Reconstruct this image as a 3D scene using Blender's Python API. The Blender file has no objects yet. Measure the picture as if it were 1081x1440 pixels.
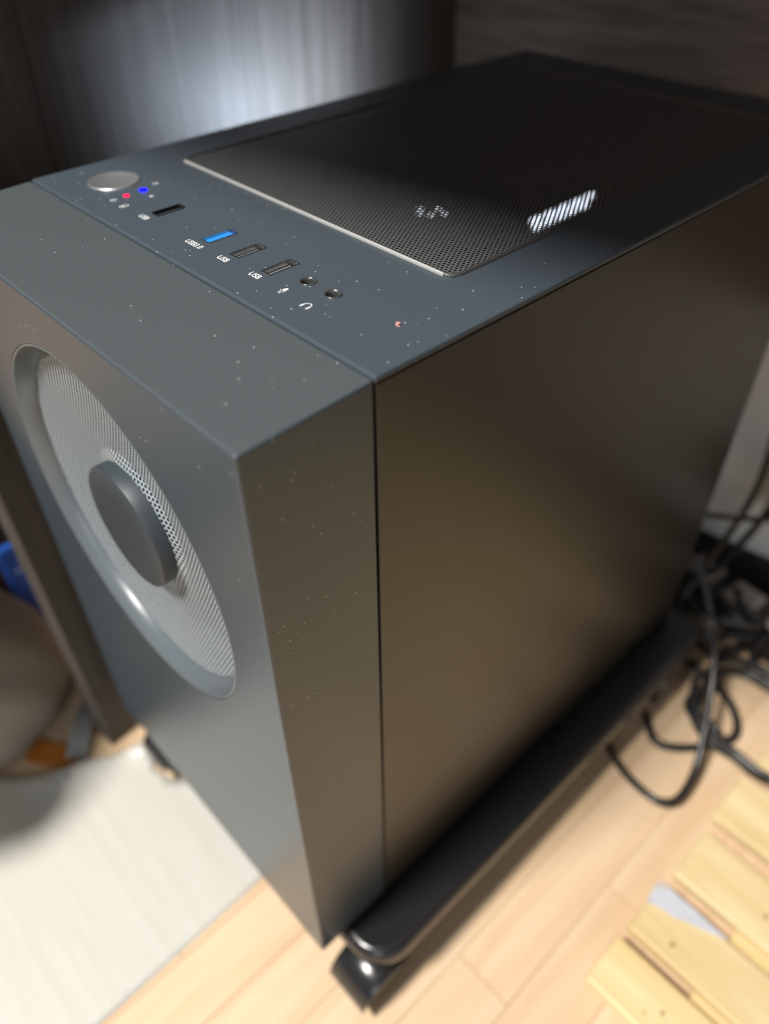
import bpy, bmesh, math, random
from mathutils import Vector, Matrix
random.seed(7)
S = bpy.context.scene
COL = S.collection
PI = math.pi

# ------------------------------------------------------------------ camera
F_PX, CX, CY = 1085.27, 540.5, 720.0
CAM = Vector((0.14842, -0.08208, 0.57734))
RT = Vector((0.68510, 0.72838, -0.00967))      # right
DN = Vector((0.48615, -0.46707, -0.73859))     # down
FW = Vector((-0.54249, 0.50131, -0.67409))     # forward
cam_d = bpy.data.cameras.new('camera')
cam = bpy.data.objects.new('camera', cam_d); COL.objects.link(cam)
m = Matrix((RT, -DN, -FW)).transposed().to_4x4(); m.translation = CAM
cam.matrix_world = m
cam_d.sensor_fit = 'VERTICAL'; cam_d.sensor_height = 36.0; cam_d.sensor_width = 27.0
cam_d.lens = F_PX / 1440 * 36
cam_d.clip_start = 0.01
cam_d.dof.use_dof = True
cam_d.dof.focus_distance = 0.29
cam_d.dof.aperture_fstop = 4.2
S.camera = cam

# ------------------------------------------------------------------ world, lamps, exposure
S.view_settings.view_transform = 'Standard'
S.view_settings.look = 'None'
S.view_settings.gamma = 1.0
S.view_settings.use_curve_mapping = False
S.view_settings.exposure = 0.0
w = bpy.data.worlds.new('room_air'); S.world = w; w.use_nodes = True
w.node_tree.nodes['Background'].inputs[0].default_value = (0.72, 0.86, 1.0, 1)
w.node_tree.nodes['Background'].inputs[1].default_value = 0.15
ld = bpy.data.lights.new('ceiling_lamp_light', 'AREA'); ld.shape = 'DISK'; ld.size = 0.40
ld.energy = 98; ld.color = (1.0, 0.96, 0.90)
lo = bpy.data.objects.new('ceiling_lamp_light', ld); COL.objects.link(lo)
lo.location = (-0.20, -1.15, 2.30)
lo.rotation_euler = (Vector((0, 0.1, 0.2)) - lo.location).to_track_quat('-Z', 'Y').to_euler()

l2d = bpy.data.lights.new('right_fill', 'AREA'); l2d.shape = 'RECTANGLE'; l2d.size = 0.9; l2d.size_y = 1.1  # added fill light from the right, brightens rear wall and back panel
l2d.energy = 11; l2d.color = (0.95, 0.97, 1.0)
l2o = bpy.data.objects.new('right_fill', l2d); COL.objects.link(l2o)
l2o.location = (1.60, -1.90, 1.35)
l2o.rotation_euler = (Vector((0, 0.4, 0.2)) - l2o.location).to_track_quat('-Z', 'Y').to_euler()

# ------------------------------------------------------------------ materials
MATS = {}
def nd(nt, t, **kw):
    n = nt.nodes.new(t)
    for k, v in kw.items():
        setattr(n, k, v)
    return n
def pbr(name, col, rough=0.5, metal=0.0, spec=0.5, emit=None, estr=0.0, trans=0.0, alpha=1.0):
    mt = bpy.data.materials.new(name); mt.use_nodes = True
    b = mt.node_tree.nodes['Principled BSDF']
    b.inputs['Base Color'].default_value = (*col, 1)
    b.inputs['Roughness'].default_value = rough
    b.inputs['Metallic'].default_value = metal
    b.inputs['Specular IOR Level'].default_value = spec
    b.inputs['Transmission Weight'].default_value = trans
    b.inputs['Alpha'].default_value = alpha
    if emit:
        b.inputs['Emission Color'].default_value = (*emit, 1)
        b.inputs['Emission Strength'].default_value = estr
    MATS[name] = mt
    return mt
def grain(name, c1, c2, scale, rough=0.5, bump=0.1, spots=0.0, mix=1.0, per_obj=0.0, spec=0.4):
    """wood: noise stretched along one axis through the scale vector (object coordinates)"""
    mt = pbr(name, c1, rough, spec=spec); nt = mt.node_tree; b = nt.nodes['Principled BSDF']
    tc = nd(nt, 'ShaderNodeTexCoord'); mp = nd(nt, 'ShaderNodeMapping')
    mp.inputs['Scale'].default_value = scale
    nt.links.new(tc.outputs['Object'], mp.inputs['Vector'])
    vec = mp.outputs['Vector']
    oi = nd(nt, 'ShaderNodeObjectInfo')
    if per_obj:
        ad = nd(nt, 'ShaderNodeVectorMath', operation='ADD')
        sc = nd(nt, 'ShaderNodeVectorMath', operation='SCALE'); sc.inputs[0].default_value = (7, 13, 5)
        nt.links.new(oi.outputs['Random'], sc.inputs['Scale'])
        nt.links.new(vec, ad.inputs[0]); nt.links.new(sc.outputs[0], ad.inputs[1]); vec = ad.outputs[0]
    nz = nd(nt, 'ShaderNodeTexNoise'); nz.inputs['Scale'].default_value = 1.0
    nz.inputs['Detail'].default_value = 6; nz.inputs['Roughness'].default_value = 0.62
    nz.inputs['Distortion'].default_value = 0.6
    nt.links.new(vec, nz.inputs['Vector'])
    cr = nd(nt, 'ShaderNodeValToRGB')
    cr.color_ramp.elements[0].position = 0.32; cr.color_ramp.elements[0].color = (*c1, 1)
    cr.color_ramp.elements[1].position = 0.68; cr.color_ramp.elements[1].color = (*c2, 1)
    nt.links.new(nz.outputs['Fac'], cr.inputs['Fac'])
    out = cr.outputs['Color']
    if per_obj:
        hs = nd(nt, 'ShaderNodeHueSaturation')
        mr = nd(nt, 'ShaderNodeMapRange'); mr.inputs['To Min'].default_value = 1 - per_obj; mr.inputs['To Max'].default_value = 1 + per_obj
        nt.links.new(oi.outputs['Random'], mr.inputs['Value']); nt.links.new(mr.outputs[0], hs.inputs['Value'])
        nt.links.new(out, hs.inputs['Color']); out = hs.outputs['Color']
    nt.links.new(out, b.inputs['Base Color'])
    bp = nd(nt, 'ShaderNodeBump'); bp.inputs['Strength'].default_value = bump; bp.inputs['Distance'].default_value = 0.001
    nt.links.new(nz.outputs['Fac'], bp.inputs['Height']); nt.links.new(bp.outputs[0], b.inputs['Normal'])
    return mt
def painted(name, col, rough, dust=0.0, spec=0.5, speck=260.0, bump=0.06, ior=1.5, film=None):
    """dark powder coat with fine grain relief and a few light dust specks"""
    mt = pbr(name, col, rough, spec=spec); nt = mt.node_tree; b = nt.nodes['Principled BSDF']
    b.inputs['IOR'].default_value = ior
    tc = nd(nt, 'ShaderNodeTexCoord')
    nz = nd(nt, 'ShaderNodeTexNoise'); nz.inputs['Scale'].default_value = 1500; nz.inputs['Detail'].default_value = 2
    nt.links.new(tc.outputs['Object'], nz.inputs['Vector'])
    bp = nd(nt, 'ShaderNodeBump'); bp.inputs['Strength'].default_value = bump; bp.inputs['Distance'].default_value = 0.0003
    nt.links.new(nz.outputs['Fac'], bp.inputs['Height']); nt.links.new(bp.outputs[0], b.inputs['Normal'])
    if dust:
        v = nd(nt, 'ShaderNodeTexVoronoi'); v.inputs['Scale'].default_value = speck
        nt.links.new(tc.outputs['Object'], v.inputs['Vector'])
        lt = nd(nt, 'ShaderNodeMath', operation='LESS_THAN'); lt.inputs[1].default_value = 0.07
        nt.links.new(v.outputs['Distance'], lt.inputs[0])
        sx = nd(nt, 'ShaderNodeSeparateColor'); nt.links.new(v.outputs['Color'], sx.inputs[0])
        gt = nd(nt, 'ShaderNodeMath', operation='LESS_THAN'); gt.inputs[1].default_value = dust
        nt.links.new(sx.outputs[0], gt.inputs[0])
        mu = nd(nt, 'ShaderNodeMath', operation='MULTIPLY'); nt.links.new(lt.outputs[0], mu.inputs[0]); nt.links.new(gt.outputs[0], mu.inputs[1])
        mx = nd(nt, 'ShaderNodeMix', data_type='RGBA')
        mx.inputs['A'].default_value = (*col, 1)
        if film:                                   # settled dust film on faces that look up
            ge = nd(nt, 'ShaderNodeNewGeometry'); sz = nd(nt, 'ShaderNodeSeparateXYZ'); nt.links.new(ge.outputs['True Normal'], sz.inputs[0])
            mr = nd(nt, 'ShaderNodeMapRange'); mr.inputs['From Min'].default_value = 0.6; mr.inputs['From Max'].default_value = 0.95
            nt.links.new(sz.outputs['Z'], mr.inputs['Value'])
            fx = nd(nt, 'ShaderNodeMix', data_type='RGBA'); fx.inputs['A'].default_value = (*col, 1); fx.inputs['B'].default_value = (*film, 1)
            nt.links.new(mr.outputs[0], fx.inputs['Factor']); nt.links.new(fx.outputs['Result'], mx.inputs['A'])
        mx.inputs['B'].default_value = (0.55, 0.58, 0.6, 1)
        nt.links.new(mu.outputs[0], mx.inputs['Factor']); nt.links.new(mx.outputs['Result'], b.inputs['Base Color'])
    return mt

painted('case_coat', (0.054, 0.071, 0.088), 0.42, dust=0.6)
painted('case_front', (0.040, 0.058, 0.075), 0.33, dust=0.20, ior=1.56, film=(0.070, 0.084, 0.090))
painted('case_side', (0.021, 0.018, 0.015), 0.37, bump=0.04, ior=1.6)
pbr('inner_black', (0.010, 0.010, 0.011), 0.6)
pbr('mesh_front', (0.48, 0.55, 0.60), 0.34, metal=0.35)
pbr('mesh_top', (0.13, 0.135, 0.14), 0.45, metal=0.3)
pbr('filter_edge', (0.05, 0.052, 0.055), 0.4)
pbr('lip_pale', (0.42, 0.42, 0.41), 0.45)
pbr('ring_plastic', (0.10, 0.12, 0.135), 0.30)
pbr('hub_plastic', (0.034, 0.044, 0.053), 0.45, spec=0.35)
pbr('chrome', (0.62, 0.64, 0.67), 0.33, metal=0.85)
pbr('port_steel', (0.55, 0.55, 0.54), 0.30, metal=1.0)
pbr('port_black', (0.012, 0.012, 0.013), 0.5)
pbr('port_tongue', (0.16, 0.17, 0.18), 0.4)
pbr('strip_slot', (0.030, 0.032, 0.040), 0.5)
pbr('port_blue', (0.03, 0.25, 0.75), 0.4)
pbr('print_white', (0.66, 0.68, 0.70), 0.6)
pbr('led_red', (0.05, 0.0, 0.0), 0.6, spec=0.1, emit=(1.0, 0.0, 0.06), estr=3.0)
pbr('led_blue', (0.0, 0.0, 0.05), 0.6, spec=0.1, emit=(0.0, 0.0, 1.0), estr=12.0)
pbr('jack_ring', (0.10, 0.105, 0.11), 0.25, metal=0.5)
pbr('led_white', (0.9, 0.95, 1.0), 0.3, emit=(0.82, 0.90, 1.0), estr=1600.0)
pbr('led_dim', (0.8, 0.85, 0.9), 0.3, emit=(0.80, 0.88, 1.0), estr=2.2)
pbr('board_dark', (0.02, 0.022, 0.025), 0.55)
pbr('stand_plastic', (0.018, 0.018, 0.020), 0.22, spec=0.6)
pbr('tyre', (0.03, 0.03, 0.032), 0.4)
pbr('cable_black', (0.020, 0.020, 0.022), 0.28)
pbr('cable_grey', (0.06, 0.06, 0.065), 0.4)
pbr('strip_dark', (0.035, 0.028, 0.024), 0.4)
pbr('socket_grey', (0.38, 0.35, 0.33), 0.4)
pbr('plug_white', (0.66, 0.67, 0.66), 0.4)
pbr('wall_paint', (0.88, 0.90, 0.90), 0.7)
pbr('base_dark', (0.012, 0.012, 0.012), 0.5)
pbr('orange_card', (0.62, 0.22, 0.03), 0.5)
pbr('tape_silver', (0.62, 0.64, 0.70), 0.22)
pbr('box_brown', (0.060, 0.045, 0.036), 0.6)
pbr('knot_brown', (0.42, 0.26, 0.11), 0.5)
pbr('lint_pink', (0.7, 0.35, 0.3), 0.8)
pbr('fine_joint', (0.50, 0.33, 0.19), 0.6)
grain('desk_wood_side', (0.050, 0.043, 0.038), (0.098, 0.085, 0.077), (120, 120, 6), 0.55, 0.12)
grain('desk_wood_back', (0.13, 0.10, 0.085), (0.26, 0.215, 0.19), (5, 60, 110), 0.5, 0.12)
grain('floor_wood', (0.70, 0.49, 0.30), (0.79, 0.60, 0.41), (55, 5, 55), 0.40, 0.05, per_obj=0.025)
grain('slat_pine', (0.70, 0.52, 0.25), (0.82, 0.68, 0.40), (6, 70, 70), 0.42, 0.12, per_obj=0.06)

# glass of the hidden left side
g = bpy.data.materials.new('tinted_glass'); g.use_nodes = True; nt = g.node_tree; nt.nodes.clear()
o_ = nd(nt, 'ShaderNodeOutputMaterial'); mxs = nd(nt, 'ShaderNodeMixShader'); tr = nd(nt, 'ShaderNodeBsdfTransparent'); gl = nd(nt, 'ShaderNodeBsdfGlossy')
tr.inputs[0].default_value = (0.72, 0.75, 0.78, 1); gl.inputs['Roughness'].default_value = 0.05; mxs.inputs[0].default_value = 0.08
nt.links.new(tr.outputs[0], mxs.inputs[1]); nt.links.new(gl.outputs[0], mxs.inputs[2]); nt.links.new(mxs.outputs[0], o_.inputs[0])
MATS['tinted_glass'] = g

# white sheet: faint long streaks
sh = pbr('sheet_white', (0.78, 0.76, 0.70), 0.36); nt = sh.node_tree; b = nt.nodes['Principled BSDF']
tc = nd(nt, 'ShaderNodeTexCoord'); mp = nd(nt, 'ShaderNodeMapping'); mp.inputs['Scale'].default_value = (9, 120, 1)
nz = nd(nt, 'ShaderNodeTexNoise'); nz.inputs['Scale'].default_value = 1; nz.inputs['Detail'].default_value = 3
cr = nd(nt, 'ShaderNodeValToRGB'); cr.color_ramp.elements[0].color = (0.575, 0.555, 0.495, 1); cr.color_ramp.elements[1].color = (0.61, 0.595, 0.545, 1)
cr.color_ramp.elements[0].position = 0.3; cr.color_ramp.elements[1].position = 0.6
nt.links.new(tc.outputs['Object'], mp.inputs[0]); nt.links.new(mp.outputs[0], nz.inputs['Vector']); nt.links.new(nz.outputs['Fac'], cr.inputs[0]); nt.links.new(cr.outputs[0], b.inputs['Base Color'])

# printed blue and white packet
bl = pbr('packet_print', (0.03, 0.16, 0.62), 0.3); nt = bl.node_tree; b = nt.nodes['Principled BSDF']
tc = nd(nt, 'ShaderNodeTexCoord'); vo = nd(nt, 'ShaderNodeTexVoronoi'); vo.inputs['Scale'].default_value = 32
cr = nd(nt, 'ShaderNodeValToRGB'); cr.color_ramp.interpolation = 'CONSTANT'
cr.color_ramp.elements[0].color = (0.5, 0.55, 0.66, 1); cr.color_ramp.elements[1].position = 0.28; cr.color_ramp.elements[1].color = (0.02, 0.09, 0.42, 1)
nt.links.new(tc.outputs['Object'], vo.inputs['Vector']); nt.links.new(vo.outputs['Distance'], cr.inputs[0]); nt.links.new(cr.outputs[0], b.inputs['Base Color'])

# soft beige cloth
cl = pbr('cloth_beige', (0.38, 0.34, 0.285), 0.85, spec=0.2); nt = cl.node_tree; b = nt.nodes['Principled BSDF']
tc = nd(nt, 'ShaderNodeTexCoord'); nz = nd(nt, 'ShaderNodeTexNoise'); nz.inputs['Scale'].default_value = 900
bp = nd(nt, 'ShaderNodeBump'); bp.inputs['Strength'].default_value = 0.3; bp.inputs['Distance'].default_value = 0.001
nt.links.new(tc.outputs['Object'], nz.inputs['Vector']); nt.links.new(nz.outputs['Fac'], bp.inputs['Height']); nt.links.new(bp.outputs[0], b.inputs['Normal'])
# thin translucent film
fm = pbr('film_clear', (0.55, 0.57, 0.56), 0.25, alpha=0.75)

# ------------------------------------------------------------------ helpers
def mesh_from(name, verts, faces):
    me = bpy.data.meshes.new(name); me.from_pydata([tuple(v) for v in verts], [], faces); me.update(); return me
def link(name, me, mat, parent=None, smooth=False, loc=None):
    o = bpy.data.objects.new(name, me); COL.objects.link(o)
    if isinstance(me, bpy.types.Mesh):
        if mat and not me.materials: me.materials.append(MATS[mat])
        if smooth:
            me.polygons.foreach_set('use_smooth', [True] * len(me.polygons))
    if parent is not None:
        o.parent = parent
        if parent.type == 'EMPTY':
            # children are modelled in world space: undo the parent's placement
            o.matrix_parent_inverse = parent.matrix_basis.inverted()
        if loc: o.location = loc
    elif loc:
        o.location = loc
    return o
def thing(name, label, cat, loc=(0, 0, 0), rotz=0.0, group=None):
    o = bpy.data.objects.new(name, None); COL.objects.link(o)
    o.empty_display_size = 0.03
    o.location = loc; o.rotation_euler = (0, 0, rotz)
    o['label'] = label; o['category'] = cat
    if group: o['group'] = group
    return o
def tag(o, label, cat, group=None):
    o['label'] = label; o['category'] = cat
    if group: o['group'] = group
    return o
def struct(o, label=None, cat=None):
    o['kind'] = 'structure'
    if label: o['label'] = label
    if cat: o['category'] = cat
    return o
def bm_box(lo_, hi_, bev=0.0, seg=2):
    bm = bmesh.new()
    bmesh.ops.create_cube(bm, size=1)
    for v in bm.verts:
        v.co = Vector([(lo_[i] + hi_[i]) / 2 + v.co[i] * (hi_[i] - lo_[i]) for i in range(3)])
    if bev:
        bmesh.ops.bevel(bm, geom=bm.edges[:], offset=bev, segments=seg, profile=0.5, affect='EDGES')
    return bm
def fin(name, bm, mat, parent=None, smooth=False, loc=None, xf=None):
    if xf is not None: bmesh.ops.transform(bm, matrix=xf, verts=bm.verts)
    bmesh.ops.recalc_face_normals(bm, faces=bm.faces)
    me = bpy.data.meshes.new(name); bm.to_mesh(me); bm.free()
    return link(name, me, mat, parent, smooth, loc)
def box(name, lo_, hi_, mat, parent=None, bev=0.0, seg=2, xf=None):
    return fin(name, bm_box(lo_, hi_, bev, seg), mat, parent, xf=xf)
def bm_lathe(profile, origin, axis='z', n=64, cap0=False, cap1=False):
    """profile = [(radius, height)] revolved about an axis"""
    bm = bmesh.new(); rings = []
    for r, h in profile:
        ring = []
        for k in range(n):
            a = 2 * PI * k / n
            u, v = r * math.cos(a), r * math.sin(a)
            c = {'z': (u, v, h), 'y': (u, h, v), 'x': (h, u, v)}[axis]
            ring.append(bm.verts.new(Vector(origin) + Vector(c)))
        rings.append(ring)
    for a, b_ in zip(rings, rings[1:]):
        for k in range(n):
            bm.faces.new((a[k], a[(k + 1) % n], b_[(k + 1) % n], b_[k]))
    if cap0: bm.faces.new(rings[0][::-1])
    if cap1: bm.faces.new(rings[-1])
    return bm
def lathe(name, profile, origin, mat, parent=None, axis='z', n=64, cap0=False, cap1=False, smooth=True):
    o = fin(name, bm_lathe(profile, origin, axis, n, cap0, cap1), mat, parent, smooth)
    return o
def autosmooth(o, ang=35):
    me = o.data
    me.polygons.foreach_set('use_smooth', [True] * len(me.polygons))
    bm = bmesh.new(); bm.from_mesh(me)
    for e in bm.edges:
        e.smooth = not (len(e.link_faces) == 2 and e.calc_face_angle(0) > math.radians(ang))
    bm.to_mesh(me); bm.free()
def catmull(pts, per=10):
    P = [Vector(q) for q in pts]; P = [2 * P[0] - P[1]] + P + [2 * P[-1] - P[-2]]; out = []
    for i in range(1, len(P) - 2):
        for s in range(per):
            t = s / per; a, b_, c, d = P[i - 1:i + 3]
            out.append(0.5 * ((2 * b_) + (c - a) * t + (2 * a - 5 * b_ + 4 * c - d) * t * t + (3 * b_ - a - 3 * c + d) * t ** 3))
    out.append(P[-2]); return out
def bm_tube(pts, r, n=10):
    bm = bmesh.new(); rings = []
    up = Vector((0, 0, 1)); prev = None
    for i, q in enumerate(pts):
        t = (pts[min(i + 1, len(pts) - 1)] - pts[max(i - 1, 0)]).normalized()
        if prev is None:
            a = t.cross(up)
            if a.length < 1e-3: a = t.cross(Vector((1, 0, 0)))
        else:
            a = prev - t * prev.dot(t)
        a.normalize(); prev = a; b_ = t.cross(a)
        rings.append([bm.verts.new(q + (a * math.cos(2 * PI * k / n) + b_ * math.sin(2 * PI * k / n)) * r) for k in range(n)])
    for a, b_ in zip(rings, rings[1:]):
        for k in range(n):
            bm.faces.new((a[k], a[(k + 1) % n], b_[(k + 1) % n], b_[k]))
    bm.faces.new(rings[0][::-1]); bm.faces.new(rings[-1])
    return bm
def bm_prism(poly, z0, z1):
    """vertical prism from an (x, y) outline"""
    bm = bmesh.new()
    a = [bm.verts.new((x, y, z0)) for x, y in poly]; b_ = [bm.verts.new((x, y, z1)) for x, y in poly]
    n = len(poly)
    bm.faces.new(a[::-1]); bm.faces.new(b_)
    for k in range(n): bm.faces.new((a[k], a[(k + 1) % n], b_[(k + 1) % n], b_[k]))
    return bm
def round_rect(x0, x1, y0, y1, r, n=6):
    out = []
    for cx, cy, a0 in ((x1 - r, y1 - r, 0), (x0 + r, y1 - r, 90), (x0 + r, y0 + r, 180), (x1 - r, y0 + r, 270)):
        for k in range(n + 1):
            a = math.radians(a0 + 90 * k / n); out.append((cx + r * math.cos(a), cy + r * math.sin(a)))
    return out
def bm_loops(loops, closed_profile=False):
    """skin equal-length closed loops of points one to the next"""
    bm = bmesh.new(); R_ = [[bm.verts.new(q) for q in l] for l in loops]
    pairs = list(zip(R_, R_[1:])) + ([(R_[-1], R_[0])] if closed_profile else [])
    n = len(R_[0])
    for a, b_ in pairs:
        for k in range(n): bm.faces.new((a[k], a[(k + 1) % n], b_[(k + 1) % n], b_[k]))
    return bm
def cut(o, cutters):
    """subtract cutter bmeshes from o, for good"""
    tmp = []
    for bm in cutters:
        bmesh.ops.recalc_face_normals(bm, faces=bm.faces)
        me = bpy.data.meshes.new('cutter'); bm.to_mesh(me); bm.free()
        c = bpy.data.objects.new('cutter', me); COL.objects.link(c); tmp.append(c)
        md = o.modifiers.new('cut', 'BOOLEAN'); md.operation = 'DIFFERENCE'; md.object = c; md.solver = 'EXACT'
    bpy.context.view_layer.update()
    dg = bpy.context.evaluated_depsgraph_get()
    me = bpy.data.meshes.new_from_object(o.evaluated_get(dg))
    o.modifiers.clear(); o.data = me
    for c in tmp:
        bpy.data.objects.remove(c)
def hex_sheet(name, inside, x0, x1, y0, y1, pitch, wall, put, mat, parent):
    """perforated sheet: hexagonal holes on a staggered grid; put(u, v) gives the point in space"""
    verts, faces = [], []; R_ = pitch / math.sqrt(3); ri = R_ - wall; rowh = pitch * math.sqrt(3) / 2
    j = 0; v = y0
    while v <= y1:
        u = x0 + (pitch / 2 if j % 2 else 0)
        while u <= x1:
            if inside(u, v):
                b0 = len(verts)
                for rr in (R_, ri):
                    for k in range(6):
                        a = PI / 6 + k * PI / 3
                        verts.append(put(u + rr * math.cos(a), v + rr * math.sin(a)))
                for k in range(6):
                    k2 = (k + 1) % 6
                    faces.append((b0 + k, b0 + k2, b0 + 6 + k2, b0 + 6 + k))
            u += pitch
        v += rowh; j += 1
    return link(name, mesh_from(name, verts, faces), mat, parent)
def text_mesh(s, size, x, y, z, mat, parent, name='printed_label'):
    cu = bpy.data.curves.new('t', 'FONT'); cu.body = s; cu.size = size; cu.align_x = 'CENTER'; cu.extrude = 0.00003
    cu.offset = 0.00006
    t = bpy.data.objects.new('t', cu); COL.objects.link(t)
    bpy.context.view_layer.update()
    me = bpy.data.meshes.new_from_object(t.evaluated_get(bpy.context.evaluated_depsgraph_get()))
    bpy.data.objects.remove(t)
    me.transform(Matrix.Translation((x, y, z)) @ Matrix.Diagonal((0.92, 1, 1, 1)))
    return link(name, me, mat, parent)

# ------------------------------------------------------------------ floor of narrow strips
TH = math.radians(8)                       # the desk stands turned against the computer case
floor = struct(box('floor', (-2.5, -2.5, -0.05), (2.5, 2.5, -0.0012), 'fine_joint'))
PW = 0.0425
rnd = random.Random(3)
plank_meshes = {}
for i in range(-14, 15):
    x0 = 0.002 + i * PW
    joints = {1: [0.078], 2: [0.19], 0: [-0.12, 0.30], -1: [-0.22, 0.16]}.get(i)
    if joints is None:
        joints = [rnd.uniform(-0.25, 0.0), rnd.uniform(0.15, 0.4)]
    ys = [-0.75] + joints + [0.75]
    for a, b_ in zip(ys, ys[1:]):
        key = round(b_ - a, 3)
        if key not in plank_meshes:
            bm = bm_box((0.0003, 0.0003, -0.010), (PW - 0.0002, b_ - a - 0.0002, 0), 0.0003, 1)
            bmesh.ops.recalc_face_normals(bm, faces=bm.faces)
            me = bpy.data.meshes.new('floor_strip'); bm.to_mesh(me); bm.free(); me.materials.append(MATS['floor_wood']); plank_meshes[key] = me
        o = bpy.data.objects.new('floor_strip', plank_meshes[key]); COL.objects.link(o); o.parent = floor; o.location = (x0, a, 0)

# ------------------------------------------------------------------ room wall behind the desk, skirting
def dxf(x, y):      # desk frame -> world, origin at the front inner edge of the left side panel
    return Matrix.Translation((-0.262, -0.012, 0)) @ Matrix.Rotation(TH, 4, 'Z')
DX = dxf(0, 0)
wall = struct(box('wall_back', (-1.2, 0.484, 0), (2.0, 0.60, 1.6), 'wall_paint', xf=DX))
sk = struct(box('baseboard_back', (-1.2, 0.477, 0), (2.0, 0.4845, 0.060), 'base_dark', bev=0.002, xf=DX))

# ------------------------------------------------------------------ desk
desk = thing('desk', 'dark wood-grain desk with side and back panels boxing in the computer', 'desk', (-0.262, -0.012, 0), TH)
box('side_panel', (-0.018, -0.003, 0.0), (0.0, 0.474, 0.720), 'desk_wood_side', desk, 0.0008, 1, xf=DX)
box('side_panel', (-0.330, 0.02, 0.0), (-0.312, 0.474, 0.720), 'desk_wood_side', desk, 0.0008, 1, xf=DX)
box('back_panel', (0.0005, 0.453, 0.300), (1.10, 0.471, 0.720), 'desk_wood_back', desk, 0.0008, 1, xf=DX)
box('back_panel', (-0.312, 0.453, 0.0), (-0.018, 0.471, 0.720), 'desk_wood_back', desk, 0.0008, 1, xf=DX)
box('desk_top', (-0.345, -0.060, 0.720), (1.12, 0.474, 0.745), 'desk_wood_back', desk, 0.002, 2, xf=DX)
box('side_panel', (1.10, 0.0, 0.0), (1.118, 0.474, 0.720), 'desk_wood_side', desk, 0.0008, 1, xf=DX)

# ------------------------------------------------------------------ computer case
W, D, DS, Z0, Z1, DZ = 0.2384, 0.4175, 0.0515, 0.07, 0.45, 0.0024
DR = 0.386                                   # the side panel ends a little before the top cover
case = thing('computer_case', 'black tower computer case with round fan grille and mesh top on wheeled stand', 'computer', (-W / 2, D / 2, Z0))

# front panel: a deep hood with a sloping top and a round recess
poly = [(0, Z0), (0, Z1 - DZ), (DS, Z1 - 0.0006), (DS, Z0)]
bm = bmesh.new()
a = [bm.verts.new((-W, y, z)) for y, z in poly]; b2 = [bm.verts.new((0, y, z)) for y, z in poly]
bm.faces.new(a); bm.faces.new(b2[::-1])
for k in range(4): bm.faces.new((a[k], b2[k], b2[(k + 1) % 4], a[(k + 1) % 4]))
bmesh.ops.recalc_face_normals(bm, faces=bm.faces)
bmesh.ops.bevel(bm, geom=bm.edges[:], offset=0.0011, segments=2, profile=0.5, affect='EDGES')
front = fin('front_panel', bm, 'case_front', case)
FC = (-0.1165, 0, 0.3385); FR = 0.0885
cut(front, [bm_lathe([(FR, -0.01), (FR, 0.030)], FC, 'y', 96, True, True)])
ring = lathe('fan_ring', [(FR + 0.0002, 0.0010), (FR - 0.0006, -0.0002), (FR - 0.0016, 0.0006), (FR - 0.0040, 0.0030), (FR - 0.0062, 0.0062),
                          (FR - 0.0068, 0.0085), (FR - 0.0068, 0.029)], FC, 'ring_plastic', front, 'y', 96)
RM = FR - 0.0067; RH = 0.0310
def dish(u, v):
    r = math.hypot(u, v); t = max(0.0, min(1.0, (r - RH) / (RM - RH)))
    y = 0.0078 + 0.0045 * (1 - t * t)
    if r < RH + 0.005: y -= 0.0018 * (1 - max(0, r - RH) / 0.005)
    return (FC[0] + u, y, FC[2] + v)
hex_sheet('grille_mesh', lambda u, v: RH - 0.0015 < math.hypot(u, v) < RM - 0.0002, -RM, RM, -RM, RM, 0.0024, 0.00046, dish, 'mesh_front', front)
lathe('grille_hub', [(RH, 0.0140), (RH - 0.0003, 0.0042), (RH - 0.0010, 0.0034), (RH - 0.0022, 0.0030), (0.020, 0.0028), (0.0001, 0.0028)], FC, 'hub_plastic', front, 'y', 72)
# fan behind the grille
lathe('fan_backplate', [(0.0002, 0.0285), (FR - 0.011, 0.0285)], FC, 'inner_black', front, 'y', 48)
for k in range(7):
    bm = bmesh.new(); L0, L1 = [], []
    for i in range(7):
        r = 0.022 + (RM - 0.003 - 0.022) * i / 6; aa = 2 * PI * k / 7 + 0.18 * i / 6
        for L, da, yy in ((L0, 0.0, 0.0215), (L1, 0.55, 0.0275)):
            L.append(bm.verts.new((FC[0] + r * math.cos(aa + da), yy, FC[2] + r * math.sin(aa + da))))
    for i in range(6): bm.faces.new((L0[i], L0[i + 1], L1[i + 1], L1[i]))
    fin('fan_blade', bm, 'board_dark', front, True)

# top cover with mesh opening and port holes
MX0, MX1, MY0, MY1 = -0.211, -0.0285, 0.1165, 0.392
top = fin('top_panel', bm_box((-W, DS + 0.0004, Z1 - 0.0025), (0, D, Z1), 0.0009, 2), 'case_coat', case)
PORT_X = (-0.1590, -0.1205, -0.1010, -0.0805); PORT_Y = 0.0778
JACKS = (-0.0640, -0.0500)
BTN = (-0.2080, 0.0785)
LEDS = ((-0.1872, 0.0732, 0.0014, 'led_red', 'red indicator light'), (-0.1880, 0.0822, 0.0019, 'led_blue', 'blue indicator light'))
cs = [bm_prism(round_rect(MX0, MX1, MY0, MY1, 0.006), Z1 - 0.03, Z1 + 0.01)]
for x in PORT_X: cs.append(bm_box((x - 0.0030, PORT_Y - 0.0072, Z1 - 0.011), (x + 0.0030, PORT_Y + 0.0072, Z1 + 0.01)))
for x in JACKS: cs.append(bm_lathe([(0.0034, -0.011), (0.0034, 0.01)], (x, PORT_Y, Z1), 'z', 32, True, True))
cs.append(bm_lathe([(0.0122, -0.008), (0.0122, 0.01)], (BTN[0], BTN[1], Z1), 'z', 48, True, True))
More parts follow.
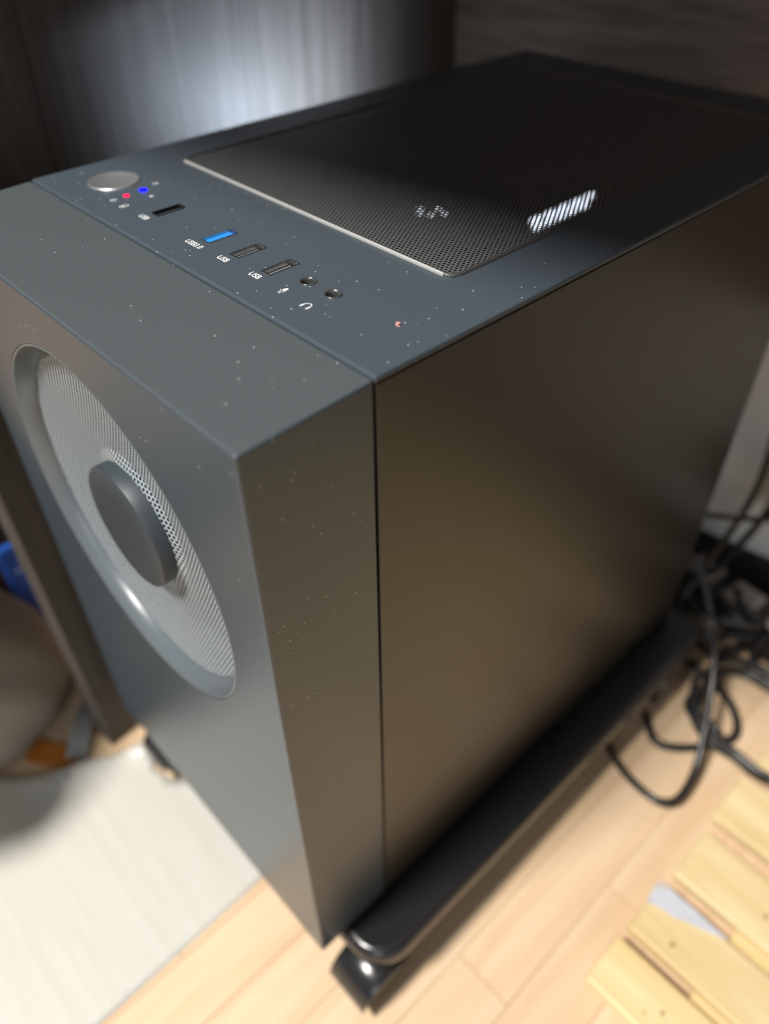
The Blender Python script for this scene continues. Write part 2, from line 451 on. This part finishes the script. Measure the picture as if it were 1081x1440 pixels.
for x, y, r, m_, l_ in LEDS: cs.append(bm_lathe([(r, -0.006), (r, 0.01)], (x, y, Z1), 'z', 20, True, True))
cut(top, cs)
# mesh dust filter
loopA = lambda e, z: [(x, y, z) for x, y in round_rect(MX0 - e, MX1 + e, MY0 - e, MY1 + e, 0.006 + max(e, -0.004))]
bm = bm_loops([loopA(0.0006, Z1 - 0.0002), loopA(0.0004, Z1 + 0.0009), loopA(-0.0006, Z1 + 0.0012), loopA(-0.0010, Z1 + 0.0010), loopA(-0.0012, Z1 - 0.001), loopA(0.0006, Z1 - 0.001)], True)
fr = fin('filter_frame', bm, 'filter_edge', case, True)
box('filter_lip', (MX0 + 0.004, MY0 - 0.0008, Z1 - 0.0002), (MX1 - 0.004, MY0 + 0.0004, Z1 + 0.0013), 'lip_pale', fr, 0.0003, 1)['label'] = 'pale front lip of the mesh filter'  # paler strip along the front edge of the filter only
hex_sheet('filter_mesh', lambda u, v: MX0 + 0.0010 < u < MX1 - 0.0010 and MY0 + 0.0010 < v < MY1 - 0.0010, MX0, MX1, MY0, MY1, 0.0020, 0.00055,
          lambda u, v: (u, v, Z1 + 0.0006), 'mesh_top', fr)
# a few dust flecks caught in the top: lint
# USB ports
for i, x in enumerate(PORT_X):
    p_ = fin('usb_port', bm_loops([[(px, py, z) for px, py in round_rect(x - hx, x + hx, PORT_Y - hy, PORT_Y + hy, 0.0005, 2)] for hx, hy, z in
            ((0.0030, 0.0072, Z1 + 0.00025), (0.0025, 0.0067, Z1 + 0.00030), (0.00245, 0.00665, Z1 - 0.0095), (0.0030, 0.0072, Z1 - 0.0095))], True),
            'port_black' if i == 0 else 'port_steel', case)
    box('port_floor', (x - 0.0027, PORT_Y - 0.007, Z1 - 0.0103), (x + 0.0027, PORT_Y + 0.007, Z1 - 0.0094), 'port_black', p_)
    if i == 1:
        box('port_tongue', (x - 0.0022, PORT_Y - 0.0062, Z1 - 0.0095), (x + 0.0012, PORT_Y + 0.0062, Z1 - 0.0004), 'port_blue', p_, 0.0002, 1)['label'] = 'bright blue port tongue'
        for k in range(5):
            yk = PORT_Y - 0.0046 + k * 0.0023
            box('contact', (x + 0.0011, yk - 0.0004, Z1 - 0.007), (x + 0.0015, yk + 0.0004, Z1 - 0.0010), 'port_black', p_)
    else:
        box('port_tongue', (x - 0.0020, PORT_Y - 0.0060, Z1 - 0.0095), (x + 0.0000, PORT_Y + 0.0060, Z1 - (0.0016 if i else 0.0010)), 'strip_slot' if i == 0 else 'port_tongue', p_, 0.0002, 1)
        if i:
            for k in range(4):
                yk = PORT_Y - 0.0038 + k * 0.0025
                box('contact', (x - 0.0001, yk - 0.0006, Z1 - 0.008), (x + 0.0003, yk + 0.0006, Z1 - 0.0022), 'port_steel', p_)
# audio jacks
for x in JACKS:
    j = lathe('audio_jack', [(0.0034, -0.009), (0.0034, 0.0002), (0.0032, 0.0005), (0.0028, 0.0004), (0.0025, -0.0004), (0.0024, -0.009), (0.0034, -0.009)], (x, PORT_Y, Z1), 'jack_ring', case, 'z', 32)
    lathe('jack_hole', [(0.0024, -0.0088), (0.0001, -0.0088)], (x, PORT_Y, Z1), 'port_black', j, 'z', 24)
# power button: spun metal dish
pb = lathe('power_button', [(0.0120, -0.0065), (0.0120, 0.0002), (0.0116, 0.0006), (0.0110, 0.0006), (0.0100, 0.0001), (0.0070, -0.0006), (0.0030, -0.0010), (0.0001, -0.0011)], (BTN[0], BTN[1], Z1), 'chrome', case, 'z', 64)
pb['label'] = 'shiny round metal power button'
for x, y, r, m_, l_ in LEDS:
    l2 = lathe('indicator_light', [(r, -0.004), (r, 0.0001), (r * 0.8, 0.0004), (r * 0.4, 0.0006), (0.00005, 0.00062)], (x, y, Z1), m_, case, 'z', 20)
    l2['label'] = l_
# printed legends
ZP = Z1 + 0.00004
text_mesh('USB', 0.0039, -0.1600, 0.0650, ZP, 'print_white', case)
text_mesh('USB3.0', 0.0039, -0.1215, 0.0650, ZP, 'print_white', case)
text_mesh('USB', 0.0039, -0.1020, 0.0655, ZP, 'print_white', case)
text_mesh('USB', 0.0039, -0.0818, 0.0658, ZP, 'print_white', case)
def flat(name, polys, parent=case, mat='print_white'):
    bm = bmesh.new()
    for pl in polys:
        bm.faces.new([bm.verts.new((x, y, ZP + 0.00003)) for x, y in pl])
    o = fin(name, bm, mat, parent)
    for p3 in o.data.polygons:
        if p3.normal.z < 0: p3.flip()
    return o
def disc(cx, cy, r, n=14): return [(cx + r * math.cos(2 * PI * k / n), cy + r * math.sin(2 * PI * k / n)) for k in range(n)]
def arc(cx, cy, r0, r1, a0, a1, n=12):
    A = [math.radians(a0 + (a1 - a0) * k / n) for k in range(n + 1)]
    return [[(cx + r0 * math.cos(A[k]), cy + r0 * math.sin(A[k])), (cx + r1 * math.cos(A[k]), cy + r1 * math.sin(A[k])),
             (cx + r1 * math.cos(A[k + 1]), cy + r1 * math.sin(A[k + 1])), (cx + r0 * math.cos(A[k + 1]), cy + r0 * math.sin(A[k + 1]))] for k in range(n)]
def rect(x0, x1, y0, y1): return [(x0, y0), (x1, y0), (x1, y1), (x0, y1)]
# microphone
flat('microphone_icon', [round_rect(-0.0656, -0.0640, 0.0668, 0.0692, 0.0007, 4), rect(-0.0650, -0.0646, 0.0650, 0.0660), rect(-0.0656, -0.0640, 0.0648, 0.0652)] + arc(-0.0648, 0.0672, 0.0011, 0.0014, 180, 360))
# headphones
flat('headphone_icon', arc(-0.0500, 0.0660, 0.0014, 0.0018, 0, 180) + [rect(-0.0520, -0.0512, 0.0640, 0.0660), rect(-0.0488, -0.0480, 0.0640, 0.0660)])
# disk and power marks around the lights
flat('disk_icon', [q for hh in (0.0, 0.0011) for q in arc(-0.1770, 0.0654 + hh, 0.0009, 0.0013, 180, 360, 8)] + arc(-0.1770, 0.0672, 0.0009, 0.0013, 0, 360, 14))
flat('power_icon', arc(-0.1865, 0.0664, 0.0010, 0.0014, 120, 420) + [rect(-0.1867, -0.1863, 0.0664, 0.0682)])
flat('light_icon', arc(-0.1915, 0.0905, 0.0009, 0.0013, 0, 360, 14))
flat('light_icon', [[(-0.1800, 0.0805), (-0.1780, 0.0800), (-0.1785, 0.0822)]])

# right side panel, seen at a glancing angle
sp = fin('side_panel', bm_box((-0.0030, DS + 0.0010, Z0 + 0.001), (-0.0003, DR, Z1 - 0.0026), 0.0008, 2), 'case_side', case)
bx = box('chassis_floor', (-W + 0.003, DS + 0.001, Z0), (-0.003, DR, Z0 + 0.004), 'inner_black', case)
box('chassis_back', (-W + 0.003, DR - 0.002, Z0 + 0.004), (-0.003, DR, Z1 - 0.0026), 'inner_black', case)
box('chassis_front', (-W + 0.003, DS + 0.0005, Z0 + 0.004), (-0.003, DS + 0.002, Z1 - 0.0026), 'inner_black', case)
box('board_tray', (-0.024, DS + 0.004, Z0 + 0.004), (-0.022, DR - 0.003, Z1 - 0.016), 'board_dark', case)
box('glass_panel', (-W, DS + 0.0010, Z0 + 0.001), (-W + 0.0030, DR, Z1 - 0.0027), 'tinted_glass', case, 0.0005, 1)
for x, y in ((-0.205, 0.05), (-0.03, 0.05), (-0.205, 0.35), (-0.03, 0.35)):
    lathe('case_foot', [(0.0001, -0.0058), (0.013, -0.0058), (0.0145, -0.004), (0.0145, 0.0005)], (x, y, Z0), 'tyre', case, 'z', 32)
# lit parts inside, seen through the mesh and shining out of the glass side
gc = box('graphics_card', (-0.125, 0.10, 0.20), (-0.024, 0.37, 0.24), 'board_dark', case, 0.002, 1)
box('light_shield', (-0.2130, DS + 0.004, 0.250), (-0.2110, DR - 0.003, 0.4470), 'inner_black', case)  # added shield, keeps the bar from showing through the top mesh
ls = box('led_bar', (-0.2146, 0.258, 0.412), (-0.2131, 0.286, 0.420), 'led_white', case)
for y in (0.215, 0.288): box('light_baffle', (-0.2350, y, 0.330), (-0.2130, y + 0.003, 0.4470), 'inner_black', case)  # added baffles, bound the bar's glow on the desk panel
ls['label'] = 'white light bar along the inside of the case'
for k, (x, y0, y1) in enumerate(((-0.118, 0.280, 0.345), (-0.112, 0.275, 0.330))):
    mm = box('memory_module', (x, y0, 0.36), (x + 0.004, y1, 0.398), 'board_dark', case)
    for q in range(5):
        yq = y0 + (y1 - y0) * q / 5
        box('module_light', (x + 0.001, yq, 0.3985), (x + 0.003, yq + (y1 - y0) * 0.13, 0.402), 'led_dim', mm)
cf = lathe('cooler_fan', [(0.022, 0.0), (0.022, 0.010), (0.020, 0.010), (0.020, 0.0)], (-0.168, 0.250, 0.388), 'board_dark', case, 'z', 40)
for dx, dy in ((-0.006, -0.002), (0.001, 0.006), (0.005, -0.004), (-0.001, -0.007), (0.009, 0.003)):
    lathe('cooler_light', [(0.0018, 0.0105), (0.0001, 0.0106)], (-0.168 + dx, 0.250 + dy, 0.390), 'led_dim', cf, 'z', 12)

# ------------------------------------------------------------------ wheeled stand
SX0, SX1, SY0, SY1, SR = -0.232, 0.0315, 0.016, 0.400, 0.024
stand = thing('computer_stand', 'glossy black wheeled stand under the computer tower', 'stand', ((SX0 + SX1) / 2, (SY0 + SY1) / 2, 0))
lp = lambda e, z: [(x, y, z) for x, y in round_rect(SX0 + e, SX1 - e, SY0 + e, SY1 - e, SR - min(e, 0.018), 8)]
bm = bm_loops([lp(0.006, 0.044), lp(0.0015, 0.047), lp(0.0, 0.052), lp(0.0004, 0.059), lp(0.003, 0.0635), lp(0.0065, 0.0645), lp(0.0095, 0.0640), lp(0.0115, 0.0638)])
bm.faces.new([v for v in bm.verts[:len(lp(0, 0))]][::-1]); bm.verts.ensure_lookup_table()
nL = len(lp(0, 0)); bm.faces.new(bm.verts[-nL:])
tray = fin('tray', bm, 'stand_plastic', stand); autosmooth(tray, 50)
for i, (x, y) in enumerate(((0.0140, 0.032), (-0.2140, 0.028), (0.0140, 0.365), (-0.205, 0.365))):
    c = fin('caster', bm_lathe([(0.0001, 0.046), (0.0115, 0.046), (0.0115, 0.040), (0.007, 0.038), (0.006, 0.020), (0.0001, 0.020)], (x, y, 0), 'z', 24), 'stand_plastic', stand, True)
    for sx in (-1, 1):
        fin('caster_wheel', bm_lathe([(0.0001, 0.003), (0.014, 0.003), (0.0185, 0.004), (0.0195, 0.006), (0.0195, 0.010), (0.0185, 0.012), (0.013, 0.0135), (0.0001, 0.014)],
            (x, y - 0.006, 0.0195), 'x', 40, False, False), 'tyre', c, True, xf=(Matrix.Translation((x, 0, 0)) @ Matrix.Scale(sx, 4, (1, 0, 0)) @ Matrix.Translation((-x, 0, 0))))
    # hood over the wheels
    bm = bmesh.new(); prof = []
    for k in range(13):
        a = math.radians(-15 + 165 * k / 12); prof.append((y - 0.006 - 0.0225 * math.cos(a), 0.0195 + 0.0225 * math.sin(a)))
    L = [[bm.verts.new((x + dx, py, pz)) for py, pz in prof] for dx in (-0.0165, -0.014, 0.014, 0.0165)]
    for j_ in (0, 3):
        for v in L[j_]: v.co.z -= 0.0018
    for a_, b_ in zip(L, L[1:]):
        for k in range(12): bm.faces.new((a_[k], a_[k + 1], b_[k + 1], b_[k]))
    fin('caster_hood', bm, 'stand_plastic', c, True)

# ------------------------------------------------------------------ white sheet on the floor
def sheet():
    outline_l = lambda y: -0.30 if y < -0.094 else None
    nx, ny = 60, 60
    verts, faces, idx = [], [], {}
    # outline: right edge x=-.087, front far out of view, left edge raised and wavy
    edge = [(-0.290, -0.42), (-0.292, -0.20), (-0.299, -0.100), (-0.288, -0.086), (-0.272, -0.070), (-0.264, -0.055), (-0.258, -0.034), (-0.250, -0.014), (-0.243, 0.004),
            (-0.232, 0.004), (-0.217, -0.001), (-0.204, 0.004), (-0.196, 0.010), (-0.190, 0.016), (-0.090, 0.018), (-0.0885, 0.009), (-0.086, -0.10), (-0.082, -0.42)]
    bm = bmesh.new()
    vs = [bm.verts.new((x, y, 0)) for x, y in edge]
    f = bm.faces.new(vs)
    bmesh.ops.triangulate(bm, faces=[f])
    for _ in range(5):
        long_ = [e for e in bm.edges if e.calc_length() > 0.012]
        bmesh.ops.subdivide_edges(bm, edges=long_, cuts=1)
        bmesh.ops.triangulate(bm, faces=bm.faces[:])
    for v in bm.verts:
        x, y = v.co.x, v.co.y
        # distance from the curled upper left edge
        d = min(((x - a[0]) ** 2 + (y - a[1]) ** 2) ** 0.5 for a in catm)
        lift = max(0.0, 1 - d / 0.030) ** 2
        v.co.z = 0.0012 + 0.010 * lift * (0.6 + 0.4 * math.sin(y * 90)) + 0.0006 * math.sin(x * 70 + y * 33)
    return bm
catm = [tuple(q)[:2] for q in catmull([(-0.299, -0.100, 0), (-0.288, -0.086, 0), (-0.272, -0.070, 0), (-0.264, -0.055, 0), (-0.258, -0.034, 0), (-0.250, -0.014, 0), (-0.243, 0.004, 0)], 6)]
so = fin('plastic_sheet', sheet(), 'sheet_white', None, True)
sol = so.modifiers.new('thickness', 'SOLIDIFY'); sol.thickness = 0.0006; sol.offset = 1
tag(so, 'large white sheet lying on the floor in front of the computer', 'sheet')

# ------------------------------------------------------------------ slatted wooden board
mat_ = thing('slatted_board', 'pale pine slatted floor board lying right of the computer', 'duckboard', (0.35, 0.3, 0))
mat_['label'] = 'pale pine slatted board lying on the floor beside the cables'
slat_spans = [(0.121, 0.158), (0.167, 0.207), (0.220, 0.264), (0.2785, 0.324), (0.338, 0.384), (0.398, 0.444)]
for i, (a, b_) in enumerate(slat_spans):
    x0 = 0.1145 + 0.0015 * ((i * 7) % 3 - 1)
    bm = bm_box((x0, a, 0.0120), (0.62, b_, 0.0215), 0.0016, 2)
    fin('slat', bm, 'slat_pine', mat_)
for kx, ky, kr in ((0.158, 0.139, 0.0016), (0.150, 0.131, 0.0011), (0.175, 0.239, 0.0017), (0.205, 0.252, 0.0012), (0.141, 0.178, 0.0020), (0.21, 0.19, 0.0015), (0.19, 0.30, 0.0016)):
    o = fin('knot', bm_lathe([(kr, 0.0), (kr * 0.8, 0.00012), (0.0001, 0.00015)], (kx, ky, 0.0215), 'z', 14), 'knot_brown', mat_, True)
for x in (0.165, 0.36, 0.56):
    box('batten', (x, 0.115, 0.0), (x + 0.030, 0.448, 0.0122), 'slat_pine', mat_, 0.001, 1)
# silvery film on the corner of one slat
bm = bmesh.new()
tp = [(0.1125, 0.2085, 0.0190), (0.1130, 0.198, 0.0205), (0.1145, 0.188, 0.0219), (0.121, 0.191, 0.0222), (0.133, 0.193, 0.0223), (0.150, 0.200, 0.0222), (0.166, 0.2068, 0.0218), (0.140, 0.2082, 0.0210), (0.122, 0.2085, 0.0210)]
bm.faces.new([bm.verts.new(q) for q in tp]); bmesh.ops.triangulate(bm, faces=bm.faces[:])
bmesh.ops.subdivide_edges(bm, edges=bm.edges[:], cuts=2, use_grid_fill=True)
for v in bm.verts: v.co.z += 0.0006 * math.sin(v.co.x * 400) * math.cos(v.co.y * 500) + 0.0011
o = fin('silver_film', bm, 'tape_silver', mat_, True); o['label'] = 'shiny silver film on the slat corner'

# ------------------------------------------------------------------ cables
def cable(pts, r, label, mat='cable_black', per=10, group=None):
    o = fin('cable', bm_tube(catmull(pts, per), r), mat, None, True)
    return tag(o, label, 'cable', group)
cable([(-0.02, 0.300, 0.012), (0.010, 0.286, 0.010), (0.034, 0.272, 0.010), (0.056, 0.264, 0.012), (0.078, 0.263, 0.014), (0.088, 0.275, 0.014), (0.086, 0.300, 0.020), (0.076, 0.324, 0.036), (0.064, 0.346, 0.054), (0.050, 0.368, 0.070), (0.030, 0.390, 0.085), (0.005, 0.400, 0.115), (-0.03, 0.402, 0.140)], 0.0029, 'thin black cable looping out over the floor from under the stand')
coil = []
for k in range(40):
    a = 0.5 + k * 0.42; rr = 1 + 0.10 * math.sin(k * 1.7)
    coil.append((0.100 + 0.055 * rr * math.cos(a) + 0.004 * math.sin(k), 0.382 + 0.048 * rr * math.sin(a), 0.0045 + 0.0006 * k + 0.003 * (1 + math.sin(k * 0.9))))
cable(coil, 0.0031, 'thick black cable coiled in a heap on the floor behind the slatted board')
cable([(0.028, 0.330, 0.0035), (0.046, 0.314, 0.0035), (0.062, 0.320, 0.0035), (0.080, 0.342, 0.0035), (0.090, 0.365, 0.006), (0.075, 0.385, 0.010), (0.050, 0.395, 0.010), (0.020, 0.400, 0.012), (-0.03, 0.41, 0.02)],
      0.0034, 'black cable bent in a tight bow on the floor next to the coiled heap')
cable([(-0.004, 0.404, 0.030), (-0.006, 0.425, 0.055), (-0.004, 0.445, 0.085), (0.002, 0.455, 0.120), (0.006, 0.462, 0.165), (0.004, 0.460, 0.215), (-0.004, 0.458, 0.26), (-0.02, 0.455, 0.31)],
      0.0030, 'dark cable hanging down behind the computer to the floor')
cable([(-0.03, 0.395, 0.160), (-0.005, 0.430, 0.148), (0.015, 0.455, 0.142), (0.04, 0.47, 0.150), (0.08, 0.475, 0.17)], 0.0026, 'black cable running across the white wall from the computer back')
cable([(0.030, 0.480, 0.26), (0.022, 0.470, 0.20), (0.020, 0.466, 0.15), (0.012, 0.462, 0.11), (0.000, 0.455, 0.07), (-0.02, 0.45, 0.045)], 0.0032, 'black cable hanging down along the white wall')
heap = []
for k in range(34):
    a = 2.0 + k * 0.55; rr = 1 + 0.22 * math.sin(k * 2.3)
    heap.append((0.012 + 0.040 * rr * math.cos(a), 0.436 + 0.019 * rr * math.sin(a), 0.006 + 0.0017 * k))
cable(heap, 0.0036, 'thick black cable bunched up between the stand and the power strip')
cable([(0.175, 0.455, 0.030), (0.140, 0.447, 0.020), (0.100, 0.443, 0.012), (0.070, 0.436, 0.012), (0.062, 0.440, 0.030), (0.075, 0.452, 0.055), (0.110, 0.462, 0.070), (0.16, 0.47, 0.06)], 0.0033, 'black cable arched in front of the power strip sockets')
# plug packs behind the case
pk = thing('power_adapter', 'black plug-in power adapter hanging on the wall behind the computer', 'adapter', (0.035, 0.49, 0.16))
fin('body', bm_box((0.018, 0.470, 0.135), (0.062, 0.505, 0.175), 0.004, 2), 'cable_black', pk)
fin('strain_relief', bm_lathe([(0.004, 0.0), (0.003, -0.014)], (0.035, 0.486, 0.136), 'z', 16, True, True), 'cable_black', pk, True)
# power strip
ST = Matrix.Translation((0.030, 0.482, 0.0)) @ Matrix.Rotation(math.radians(-8), 4, 'Z')
st = thing('power_strip', 'dark power strip with pale sockets on the floor behind the computer', 'power strip', (0.030, 0.482, 0), math.radians(-8))
fin('body', bm_box((-0.110, -0.021, 0.0), (0.112, 0.021, 0.034), 0.004, 2), 'strip_dark', st, xf=ST)
for k in range(5):
    x = -0.090 + 0.044 * k
    s_ = fin('socket', bm_box((x - 0.015, -0.014, 0.033), (x + 0.015, 0.014, 0.0365), 0.001, 1), 'socket_grey', st, xf=ST)
    for dx in (-0.005, 0.005):
        fin('socket_slot', bm_box((x + dx - 0.001, -0.004, 0.0360), (x + dx + 0.001, 0.004, 0.0367)), 'port_black', s_, xf=ST)

# ------------------------------------------------------------------ things left of the desk panel
bp_ = fin('packet', bm_box((-0.006, 0.0, 0.0), (0.0, 0.090, 0.126), 0.002, 2), 'packet_print', None, xf=Matrix.Translation((-0.400, -0.013, 0)) @ Matrix.Rotation(math.radians(0), 4, 'Z'))
tag(bp_, 'blue and white printed packet standing left of the desk panel', 'packet')
db = thing('filler_box', 'dark brown box added to fill the dark space behind the blue packet', 'box', (-0.475, 0.036, 0))  # added box, makes the space behind the packet dark
box('body', (-0.520, -0.028, 0.0), (-0.430, 0.100, 0.300), 'box_brown', db, 0.001, 1)
box('flap', (-0.522, -0.029, 0.300), (-0.428, 0.034, 0.3015), 'box_brown', db)
box('flap', (-0.522, 0.038, 0.300), (-0.428, 0.101, 0.3015), 'box_brown', db)
# rounded cloth bundle: leans forward, its unseen upper bulge shaped to shade the sheet
LV = [(0, -.36, -.085, .05, .06), (.01, -.36, -.085, .06, .075), (.03, -.37, -.085, .07, .085), (.07, -.38, -.105, .085, .095), (.12, -.39, -.135, .10, .10),
      (.19, -.36, -.18, .13, .12), (.235, -.34, -.19, .11, .10), (.262, -.34, -.19, .06, .06), (.268, -.34, -.19, .012, .012)]
bm = bmesh.new(); rings = []
for i in range(len(LV) - 1):
    for t in (0, 0.25, 0.5, 0.75):
        q = [LV[i][k] * (1 - t) + LV[i + 1][k] * t for k in range(5)]
        f_ = lambda a: 1 + 0.03 * math.sin(5 * a + 9 * q[0]) * min(1, q[0] * 12) + 0.015 * math.sin(11 * a + 40 * q[0])
        rings.append([bm.verts.new((q[1] + q[3] * f_(2 * PI * k / 56) * math.cos(2 * PI * k / 56), q[2] + q[4] * f_(2 * PI * k / 56) * math.sin(2 * PI * k / 56), q[0])) for k in range(56)])
for a_, b_ in zip(rings, rings[1:]):
    for k in range(56): bm.faces.new((a_[k], a_[(k + 1) % 56], b_[(k + 1) % 56], b_[k]))
bm.faces.new(rings[0][::-1]); bm.faces.new(rings[-1])
bo = fin('cloth_bundle', bm, 'cloth_beige', None, True)
tag(bo, 'soft beige rounded cloth bundle on the floor beside the white sheet', 'bundle')
# orange card
oc = fin('card', bm_prism(round_rect(-0.020, 0.020, -0.010, 0.010, 0.004), 0.0, 0.0025), 'orange_card', None, xf=Matrix.Translation((-0.289, -0.056, 0.0)) @ Matrix.Rotation(math.radians(35), 4, 'Z'))
tag(oc, 'small flat orange card on the floor behind the white sheet', 'card')
# curled clear film strip
bm = bmesh.new(); rows = []
for i in range(17):
    t = i / 16; a = PI * (0.1 + 0.85 * t)
    c = Vector((-0.310 + 0.040 * t, -0.008 - 0.036 * t, 0.002 + 0.009 * math.sin(a)))
    rows.append([bm.verts.new(c + Vector((0.006 * s, 0.006 * s, 0.003 * abs(s)))) for s in (-1, -0.5, 0, 0.5, 1)])
for a_, b_ in zip(rows, rows[1:]):
    for k in range(4): bm.faces.new((a_[k], a_[k + 1], b_[k + 1], b_[k]))
zmin = min(v.co.z for v in bm.verts)
for v in bm.verts: v.co.z -= zmin
fo = fin('film_strip', bm, 'film_clear', None, True); sm = fo.modifiers.new('thickness', 'SOLIDIFY'); sm.thickness = 0.0004
tag(fo, 'curled strip of pale clear film on the floor by the desk panel', 'film')
# pinkish lint on the case top
lt_ = fin('lint', bm_tube(catmull([(-0.0195, 0.0795, Z1 + 0.0003), (-0.0180, 0.0800, Z1 + 0.0005), (-0.0182, 0.0782, Z1 + 0.0006), (-0.0166, 0.0784, Z1 + 0.0003)], 6), 0.00022, 6), 'lint_pink', None, True)
tag(lt_, 'tiny curled pinkish lint fibre on the smooth case top near its right edge', 'lint')
